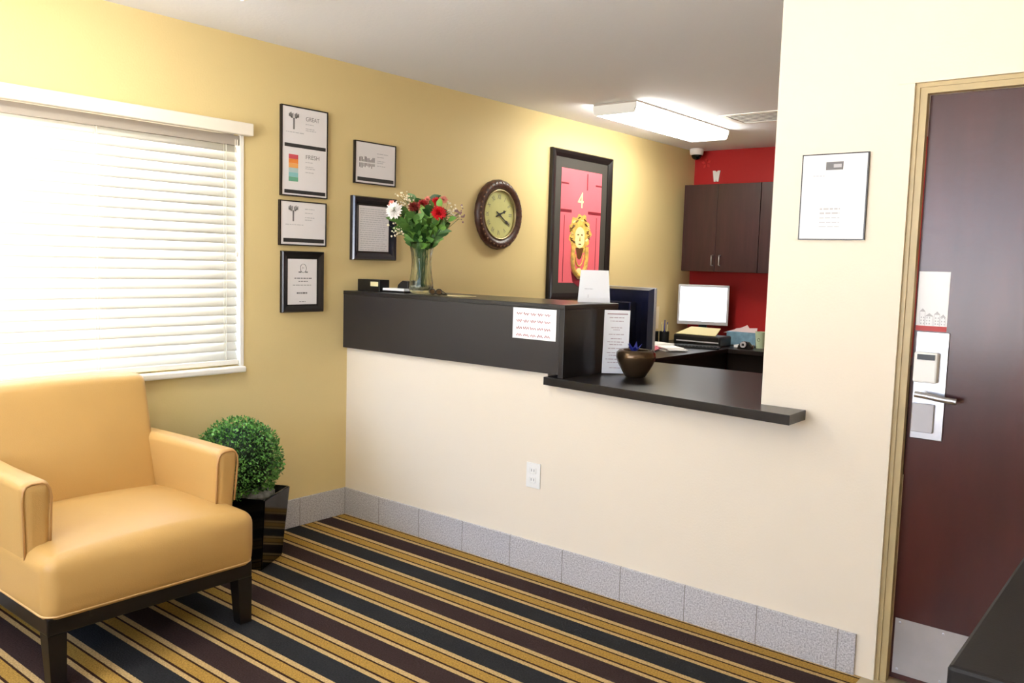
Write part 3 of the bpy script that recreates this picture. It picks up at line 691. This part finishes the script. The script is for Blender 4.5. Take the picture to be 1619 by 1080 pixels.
def stem(bm, head, r=.0022, x0=None):
    base = Vector((VX, VY, VZ+.035))+Vector((rd.uniform(-.025, .025), rd.uniform(-.025, .025), 0))
    neck = Vector((VX, VY, VZ+.24))+(Vector((head.x-VX, head.y-VY, 0))*.22)
    tube(bm, [base, base.lerp(neck, .6), neck, neck.lerp(head, .5)+Vector((0, 0, .012)), head], r, 6)
def bloom(bm, c, r, n, layers, axis, droop=.2):
    axis = axis.normalized(); s = axis.cross(X).normalized(); t_ = axis.cross(s)
    for l in range(layers):
        f = l/max(1, layers-1); el = R(8+72*f)-droop*.2
        for k in range(n):
            a = 2*PI*(k+.5*(l % 2))/n+rd.uniform(-.1, .1); rad = s*math.cos(a)+t_*math.sin(a)
            d = (rad*math.cos(el)+axis*math.sin(el)).normalized(); L_ = r*(1-.42*f)*rd.uniform(.9, 1.08)
            w = rad.cross(axis).normalized()*r*.16; u_ = d.cross(w).normalized()*r*.08
            vs = [bm.verts.new(c), bm.verts.new(c+d*L_*.6+w+u_), bm.verts.new(c+d*L_+u_*.5), bm.verts.new(c+d*L_*.6-w+u_)]
            bm.faces.new((vs[0], vs[1], vs[2])); bm.faces.new((vs[0], vs[2], vs[3]))
VIEW = -DV+Vector((0, 0, .35))
def flower(name, label, pos, r, m_, n=14, layers=5, group=None, axis=None):
    t = thing(name, label, 'flower', pos, group)
    b = B(); bloom(b, pos, r, n, layers, axis or (VIEW+RV*(pos-BP(0, pos.z)).dot(RV)*3)); obj('bloom', b, m_, t)
    b = B(); sphere(b, pos, r*.24, 1); obj('calyx', b, m_stemg if r < .03 else m_, t)
    b = B(); stem(b, pos); obj('stem', b, m_stemg, t)
flower('white_chrysanthemum', 'large white chrysanthemum at the left of the bouquet', BP(-.142, 1.675, -.03), .052, m_wht, 18, 6)
flower('red_chrysanthemum', 'large bright red chrysanthemum at the right of the bouquet', BP(.090, 1.668, -.05), .044, m_redp, 18, 6)
flower('red_carnation', 'deep red carnation at the top centre of the bouquet', BP(.005, 1.712, -.02), .034, m_redd, 12, 5, 'red carnations')
flower('red_carnation', 'dark red carnation left of centre, next to the white chrysanthemum', BP(-.045, 1.700, 0), .036, mat('brownish_red_petal', (118, 34, 26), .6), 12, 5, 'red carnations')
flower('red_carnation', 'red carnation just above the large bright red chrysanthemum', BP(.070, 1.730, .03), .032, m_redp, 12, 5, 'red carnations')
flower('pink_carnation', 'salmon pink carnation at the top right of the bouquet', BP(.105, 1.742, .03), .026, m_pinkpet, 12, 4, 'pink carnations')
flower('pink_carnation', 'small salmon pink flower above the white chrysanthemum', BP(-.165, 1.715, .02), .022, m_pinkpet, 10, 4, 'pink carnations')
flower('pink_carnation', 'small salmon pink flower between the red carnations at the top', BP(.022, 1.742, .04), .022, m_pinkpet, 10, 4, 'pink carnations')
def spray(name, label, c, rad, m_, n, group):
    t = thing(name, label, 'flower', c, group)
    b = B(); tips = []
    for k in range(n):
        p = c+RV*rd.gauss(0, rad)+DV*rd.gauss(0, rad*.8)+Z*rd.gauss(0, rad); tips.append(p); sphere(b, p, rd.uniform(.0035, .0065), 1)
    obj('buds', b, m_, t)
    b = B()
    for p in tips[:n//2]: tube(b, [c-Z*rad*1.2-RV*(c-BP(0, c.z)).dot(RV)*.25, p], .0007, 4)
    stem(b, c-Z*rad, .0015); obj('stem', b, m_stemg, t)
G = 'filler sprays in the bouquet'
spray('filler_spray', 'cream filler blossom hanging at the lower left of the bouquet', BP(-.125, 1.585, -.01), .022, m_cream_f, 34, G)
spray('filler_spray', 'cream filler blossom at the top left of the bouquet', BP(-.095, 1.735, .02), .024, m_cream_f, 30, G)
spray('filler_spray', 'cream and pink filler blossom right of the red chrysanthemum', BP(.150, 1.680, .0), .024, m_cream_f, 34, G)
spray('filler_spray', 'mauve filler sprig at the far right of the bouquet', BP(.190, 1.665, .01), .020, m_mauve, 26, G)
# greenery
def leaf(bm, c, d, L_, w):
    d = d.normalized(); s = d.cross(VIEW+Vector((rd.gauss(0, .4), rd.gauss(0, .4), 0))).normalized(); n = s.cross(d)
    rows = []
    for k in range(6):
        t_ = k/5; ww = w*math.sin(PI*min(1, t_*1.02+.02))**.8; mid = c+d*L_*t_-n*0+Vector((0, 0, -L_*.25*t_*t_))
        rows.append([bm.verts.new(mid-s*ww+n*ww*.3), bm.verts.new(mid), bm.verts.new(mid+s*ww+n*ww*.3)])
    for k in range(5):
        for j in range(2): bm.faces.new((rows[k][j], rows[k][j+1], rows[k+1][j+1], rows[k+1][j]))
gt = thing('bouquet_greenery', 'mass of green leaves filling the bouquet above the glass vase', 'greenery', tuple(BP(0, VZ+.25))); gt['kind'] = 'stuff'
bl_ = B(); bs_ = B()
for i in range(20):
    a = -.13+.26*i/19; top = BP(a*(1.05 if i % 3 else .8), (1.60 if i % 3 else 1.665)+.05*math.cos(a*12)+rd.uniform(-.03, .03), rd.uniform(-.06, .06))
    neck = Vector((VX, VY, VZ+.21))
    for k in range(13):
        f = .15+.85*k/12; c = neck.lerp(top, f); d = (top-neck).normalized()*.7+RV*rd.choice((-1, 1))*rd.uniform(.2, .9)+DV*rd.uniform(-.9, .4)+Z*rd.uniform(-.1, .5)
        leaf(bl_, c, d, rd.uniform(.045, .09), rd.uniform(.011, .021))
    stem(bs_, top, .002)
obj('leaves', bl_, m_leaf, gt, smooth='all')['kind'] = 'stuff'
obj('stems', bs_, m_stemg, gt)['kind'] = 'stuff'

# ------------------------------------------------------------------ small things on the ledge
LZ = 1.2475
t = thing('card_box', 'black desk box with a small cream label at the left end of the ledge', 'desk organizer', (.098, .09, LZ))
b = B(); box(b, .012, .192, .06, .13, LZ, LZ+.064, bev=.002); obj('box_body', b, m_blackp, t)
b = B(); box(b, .118, .180, LZ+.028, LZ+.052, .0002, .001, Fr((0, .06, 0), X, Z)); obj('label_card', b, m_yel, t)
t = thing('paper_stack', 'low stack of white papers beside the black desk box', 'papers', (.29, .13, LZ))
b = B(); box(b, .20, .37, .07, .21, LZ, LZ+.010); obj('dark_tray', b, m_blackp, t)
b = B(); box(b, .203, .368, .072, .205, LZ+.010, LZ+.022); obj('sheets', b, m_paper, t)
b = B(); prism(b, [(.265, 0), (.345, 0), (.345, .038), (.305, .042), (.285, .030), (.270, .018)], -.06, 0, Fr((0, .12, LZ+.0225), X, Z), bev=.002)
tag(obj('stapler', b, m_blackp), 'black stapler lying on the white papers left of the vase', 'stapler')
t = thing('sunglasses', 'dark folded glasses lying right of the glass vase', 'glasses', (.60, .08, LZ))
for x in (.575, .622):
    b = B(); tube(b, [(x+.021*math.cos(a), .075, LZ+.017+.014*math.sin(a)) for a in [2*PI*k/16 for k in range(16)]], .0028, 6, closed=True); obj('rim', b, m_blackp, t, smooth='all')
    b = B(); box(b, x-.018, x+.018, .0745, .0755, LZ+.006, LZ+.028); obj('lens', b, m_bronze, t)
b = B(); tube(b, [(.553, .077, LZ+.022), (.56, .10, LZ+.006), (.65, .105, LZ+.004)], .002, 6); tube(b, [(.644, .077, LZ+.022), (.64, .11, LZ+.008), (.56, .115, LZ+.004)], .002, 6); obj('temples', b, m_blackp, t, smooth='all')
b = B(); prism(b, [(.63, .11), (.76, .08), (.80, .16), (.66, .19)], LZ, LZ+.003); tag(obj('note_slip', b, m_yel), 'flat cream slip of paper lying near the glasses on the ledge', 'paper')

# tent card
TC = Fr((1.335, .285, LZ), (.80, .60, 0), Z)
t = thing('tent_card', 'blank-looking white folded tent card at the right end of the ledge', 'card', tuple(TC.p(.075, 0, 0)))
b = B(); TH = .152
fa = [b.verts.new(TC.p(u_, v_, n_)) for u_, v_, n_ in ((0, 0, 0), (.152, 0, 0), (.142, TH, -.022), (.010, TH, -.022))]
fb = [b.verts.new(TC.p(u_, v_, n_)) for u_, v_, n_ in ((0, 0, -.044), (.152, 0, -.044))]
b.faces.new(fa); b.faces.new((fa[3], fa[2], fb[1], fb[0]))
o = obj('card', b, m_paper, t); md = o.modifiers.new('thick', 'SOLIDIFY'); md.thickness = .0012
b = B(); P = Fr(TC.p(0, 0, .0014), TC.u, TC.v*TH+TC.n*-.022); textbm(b, '1', .022, P, .042, .022, .0006); lines(b, P, .03, .07, .062, .003, .0006, 4); obj('print', b, m_inkl, o)
# acrylic menu sign on the low counter
SG = Fr((1.507, .246, .9225), (.776, .631, 0), (.012*.776, .012*.631, 1))
t = thing('menu_sign', 'narrow clear stand with a tall printed sheet on the low counter', 'sign', tuple(SG.p(.06, 0, 0)))
b = B(); box(b, 0, .122, .003, .300, -.0035, -.0015, SG); box(b, 0, .122, 0, .003, -.0035, .010, SG); obj('acrylic_stand', b, m_pane, t)
b = B(); box(b, .002, .120, .006, .298, -.0012, 0, SG); pg = obj('sheet', b, m_paper, t)
b = B(); box(b, .016, .110, .278, .283, .0002, .0008, SG); rd2 = random.Random(6)
for v_, w_ in ((.262, .07), (.246, .06), (.216, .05), (.206, .03), (.185, .07), (.165, .05), (.150, .08), (.138, .06), (.12, .07), (.10, .08), (.088, .06), (.07, .09), (.055, .07), (.03, .05)):
    lines(b, SG, .061-w_/2, .061+w_/2, v_, .0028, .0006, 5, rd2)
obj('small_print', b, mat('rose_grey_ink', (176, 150, 152), .6), pg)
# bronze bowl
t = thing('bronze_bowl', 'round bronze glazed bowl with inward rim on the low counter', 'bowl', (1.665, .285, .9225))
b = B()
lathe(b, [(.036, 0), (.046, .004), (.062, .03), (.080, .062), (.090, .092), (.088, .112), (.074, .126), (.060, .124), (.056, .118), (.066, .108), (.078, .09), (.06, .04), (.03, .014), (.002, .012)], off=(1.665, .285, .9225), seg=48); obj('bowl_body', b, m_bronze, t, smooth='all')
b = B(); rd = random.Random(2)
base = Vector((1.655, .285, 1.03))
for k in range(7):
    a = 2*PI*k/7; rad = Vector((math.cos(a), math.sin(a), 0)); s = rad.cross(Z)*.011
    q = [base, base+rad*.018+s+Z*.022, base+rad*(.030+.006*(k % 2))+Z*(.034+.010*(k % 3)), base+rad*.018-s+Z*.022]
    b.faces.new([b.verts.new(p) for p in q])
tube(b, [base-Z*.03, base], .003, 6)
o = tag(obj('blue_flower', b, m_blue), 'blue crinkled flower sticking out of the bronze bowl', 'flower'); md = o.modifiers.new('thick', 'SOLIDIFY'); md.thickness = .001

# ------------------------------------------------------------------ monitors
def monitor(name, label, c, face, w, h, zb, mback, mfront, mscreen, base_r, tilt=0, deep=.05):
    """c: centre of the stand on the surface; face: horizontal direction the screen looks to"""
    f = Vector((*face, 0)).normalized(); u = f.cross(Z)*-1
    FM = Fr(Vector(c)+f*.02, u, Z)
    if FM.n.dot(f) < 0: FM = Fr(FM.o, -u, Z)
    t = thing(name, label, 'monitor', c)
    b = B(); box(b, -w/2, w/2, zb, zb+h, 0, .018, FM, bev=.004); obj('bezel', b, mfront, t)
    b = B(); box(b, -w/2+.018, w/2-.018, zb+.030, zb+h-.02, .018, .0188, FM); obj('screen', b, mscreen, t)
    b = B()
    poly = [(-w/2+.002, zb+.002), (w/2-.002, zb+.002), (w/2-.002, zb+h-.002), (-w/2+.002, zb+h-.002)]
    lo = [b.verts.new(FM.p(p[0], p[1], 0)) for p in poly]; hi = [b.verts.new(FM.p(p[0]*.93, zb+h/2+(p[1]-zb-h/2)*.93, -.028)) for p in poly]
    b.faces.new(lo[::-1]); b.faces.new(hi)
    for i in range(4): b.faces.new((lo[i], lo[(i+1) % 4], hi[(i+1) % 4], hi[i]))
    box(b, -w*.22, w*.22, zb+h*.1, zb+h*.78, -deep, -.026, FM, bev=.006)
    bmesh.ops.recalc_face_normals(b, faces=b.faces[:]); obj('back_shell', b, mback, t)
    b = B(); box(b, -.035, .035, .008, zb+h*.45, -deep-.02, -deep+.001, FM, bev=.003); obj('stand_neck', b, mback, t)
    b = B(); lathe(b, [(base_r, 0), (base_r, .006), (base_r*.8, .014), (base_r*.2, .018)], WORLD, 40, off=tuple(Vector(c)+Vector((0, 0, 0))-f*.02)); obj('stand_base', b, m_blackp, t, smooth=True)
    return t
monitor('computer_monitor', 'dark navy backed monitor turned away, standing on the low counter', (1.35, .70, .9225), (.28, .96), .36, .335, .062, m_navy, m_silver, m_screen, .125, deep=.07)
monitor('computer_monitor', 'silver framed monitor with a lit white screen on the back desk', (.265, 3.72, .79), (.38, -.92), .43, .345, .15, m_blackp, m_silver, m_screen, .085)

# ------------------------------------------------------------------ office desk and cabinet
t = thing('office_desk', 'dark L-shaped office desk along the yellow and red walls', 'desk', (1.0, 3.0, 0))
b = B(); prism(b, [(.004, 1.05), (.70, 1.05), (.70, 3.32), (2.3, 3.36), (2.3, 3.945), (.004, 3.945)], .755, .79, bev=.002); obj('desk_top', b, m_desk, t)
b = B(); box(b, .645, .665, 1.07, 3.36, .0, .755); box(b, .665, 2.28, 3.38, 3.40, .0, .755); obj('front_panel', b, m_desk, t)
b = B(); box(b, 2.28, 2.30, 3.38, 3.94, 0, .755); box(b, .02, .645, 1.07, 1.09, 0, .755); obj('side_panel', b, m_desk, t)
CF = Fr((0, 3.62, 0), X, Z)
def cabinet(label, x0, x1, splits, hs):
    t = thing('wall_cabinet', label, 'cabinet', ((x0+x1)/2, 3.78, 1.40), 'wall cabinets on the red wall')
    b = B(); box(b, x0, x1, 3.642, 3.948, 1.40, 2.135); obj('cabinet_body', b, m_cab, t)
    for i in range(len(splits)-1):
        b = B(); box(b, splits[i]+.0015, splits[i+1]-.0015, 1.402, 2.133, -.020, -.002, CF, bev=.0015); d = obj('door', b, m_cab, t)
        u = hs[i]; b = B(); tube(b, [CF.p(u, 1.452, -.002), CF.p(u, 1.456, .024), CF.p(u, 1.535, .024), CF.p(u, 1.539, -.002)], .0055, 8); obj('handle', b, m_steel, d, smooth='all')
cabinet('dark cherry wall cabinet with two doors and small silver handles', .085, .775, (.085, .397, .775), (.378, .447))
cabinet('dark cherry wall cabinet partly hidden behind the cream pillar', .778, 1.45, (.778, 1.114, 1.45), (1.095, 1.133))
# white hook and red ornament on the red wall
b = B(); prism(b, [(-.036, .048), (-.012, .048), (0, .036), (.012, .048), (.036, .048), (.022, -.048), (.004, -.048), (0, -.03), (-.004, -.048), (-.022, -.048)], .0005, .012, Fr((.218, YO, 2.235), X, Z), bev=.002)
tag(obj('white_wall_hook', b, m_white), 'small white W-shaped piece on the red wall above the cabinet', 'wall hook')
b = B()
for k in range(5):
    a = 2*PI*k/5+.4; u = Vector((math.cos(a), math.sin(a))); s = Vector((-u.y, u.x)); cc = Fr((.115, YO, 2.352), X, Z)
    prism(b, [tuple(u*.008), tuple(u*.03+s*.013), tuple(u*.05), tuple(u*.03-s*.013)], .0005, .006, cc)
tag(obj('red_wall_ornament', b, mat('bright_red_ornament', (196, 44, 40), .45)), 'small bright red star ornament on the red wall near the ceiling corner', 'ornament')
# notice/switch on the left wall behind the monitor
b = B(); box(b, 3.28, 3.42, .90, 1.09, .0005, .004, LW)
tag(obj('wall_notice', b, mat('cream_notice', (232, 214, 176), .6)), 'cream paper notice on the yellow wall beside the back monitor', 'notice')
# desk things
DZ = .7905
t = thing('printer', 'low black printer under the lit monitor with yellow paper on top', 'printer', (.42, 3.38, DZ))
b = B(); box(b, .20, .62, 3.33, 3.55, DZ, DZ+.085, bev=.012); obj('printer_body', b, m_blackp, t)
b = B(); box(b, .25, .63, DZ+.03, DZ+.04, .0005, .003, Fr((-.02, 3.33, 0), X, Z)); obj('paper_slot', b, m_silver, t)
b = B(); prism(b, [(.24, .0), (.60, .0), (.55, .20), (.28, .20)], 0, .006, Fr((-.02, 3.335, DZ+.0865), X, Vector((0, 1, .25)))); tag(obj('yellow_paper_stack', b, m_yel), 'pale yellow paper stack lying on the black printer', 'papers')
t = thing('keyboard', 'black computer keyboard on the back desk in front of the printer', 'keyboard', (.50, 3.2, DZ))
KF = Fr((.30, 3.02, DZ), (.95, .30, 0), (-.30, .95, 0))
b = B(); box(b, 0, .42, 0, .14, 0, .016, KF, bev=.003); obj('keyboard_body', b, m_blackp, t)
b = B()
for r_ in range(5):
    for c_ in range(14): box(b, .012+c_*.0285, .012+c_*.0285+.024, .01+r_*.025, .031+r_*.025, .016, .021, KF)
obj('keys', b, m_blackp, t)
for i, (x, y, a, m_, w_, h_, zz, nm, lb) in enumerate((
    (.30, 2.60, .3, m_pinkp, .24, .30, 0, 'pink_paper_stack', 'pink paper pile on the left desk beside the navy monitor'),
    (.22, 2.95, -.2, m_paper, .22, .28, 0, 'white_paper_stack', 'white paper pile behind the pink papers'),
    (.47, 2.78, .9, m_paper, .15, .20, 0, 'white_paper_stack', 'white papers between the pink pile and the keyboard'),)):
    FF = Fr((x, y, DZ), (math.cos(a), math.sin(a), 0), (-math.sin(a), math.cos(a), 0))
    b = B()
    for k in range(4): j = .012*((k*5) % 3); box(b, -w_/2+j, w_/2+j, -h_/2-j, h_/2-j, k*.007, k*.007+.0065, FF)
    tag(obj(nm, b, m_), lb, 'papers')
t = thing('pen_holder', 'dark pen holder with yellow pens at the far left of the desk', 'pen holder', (.13, 3.30, DZ))
b = B(); lathe(b, [(.04, 0), (.042, .10), (.037, .10), (.035, .006), (.002, .006)], off=(.13, 3.30, DZ), seg=24); obj('cup_body', b, m_blackp, t, smooth=True)
rd = random.Random(9)
for k in range(6):
    a = 2*PI*k/6; b = B(); p = Vector((.13+.012*math.cos(a), 3.30+.012*math.sin(a), DZ+.008)); tube(b, [p, p+Vector((.016*math.cos(a), .016*math.sin(a), .15+.02*(k % 3)))], .004, 6)
    tag(obj('pen', b, m_yel if k % 2 == 0 else m_blue), ('yellow pen' if k % 2 == 0 else 'dark blue pen')+' standing in the dark pen holder on the desk', 'pen', 'yellow pens in the holder' if k % 2 == 0 else 'blue pens in the holder')
b = B(); box(b, .02, .09, 3.0, 3.28, DZ, DZ+.10, bev=.004); tag(obj('desk_file_box', b, m_blackp), 'black file box against the yellow wall on the desk', 'box')
t = thing('tissue_box', 'blue-grey carton with papers sticking out near the red wall', 'box', (.66, 3.70, DZ))
b = B(); box(b, .53, .79, 3.64, 3.76, DZ+.005, DZ+.115, bev=.003); obj('carton', b, m_bluebox, t)
b = B(); prism(b, [(.48, .10), (.65, .155), (.69, .175), (.71, .15), (.78, .155), (.775, .10)], -.03, -.026, Fr((0, 3.66, DZ), X, Z)); prism(b, [(.53, .10), (.58, .14), (.64, .15), (.76, .135), (.77, .10)], -.06, -.056, Fr((0, 3.66, DZ), X, Z)); obj('loose_papers', b, mat('pale_pink_paper', (232, 206, 206), .7), t)
b = B(); prism(b, [(.67, 3.49), (.79, 3.49), (.79, 3.62), (.67, 3.60)], DZ, DZ+.02); tag(obj('white_paper_stack', b, m_paper), 'white papers in front of the blue-grey carton', 'papers')
t = thing('drink_cup', 'pale green printed paper cup on the desk by the cream pillar', 'cup', (  .85, 3.60, DZ))
b = B(); lathe(b, [(.034, 0), (.046, .13), (.048, .134), (.044, .134), (.032, .006), (.002, .006)], off=(  .85, 3.60, DZ), seg=28); cb = obj('cup_body', b, m_cup, t, smooth=True)
b = B(); b2 = Fr((.85, 3.60-.0405, DZ+.07), X, Z); tube(b, [b2.p(.012*math.cos(a), .012*math.sin(a), .001) for a in [2*PI*k/12 for k in range(12)]], .0015, 4, closed=True); obj('printed_ring', b, m_stemg, cb)
t = thing('tape_dispenser', 'black tape dispenser on the desk in front of the paper cup', 'tape dispenser', (.80, 3.46, DZ))
b = B(); prism(b, [(-.06, 0), (.06, 0), (.06, .02), (.03, .055), (-.02, .06), (-.05, .03)], -.04, 0, Fr((.79, 3.42, DZ), X, Z), bev=.003); obj('dispenser_body', b, m_blackp, t)
b = B(); lathe(b, [(.012, 0), (.024, 0), (.024, .018), (.012, .018)], Fr((.79, 3.41, DZ+.035), X, Z), 20, close=True); obj('tape_roll', b, m_silver, t)
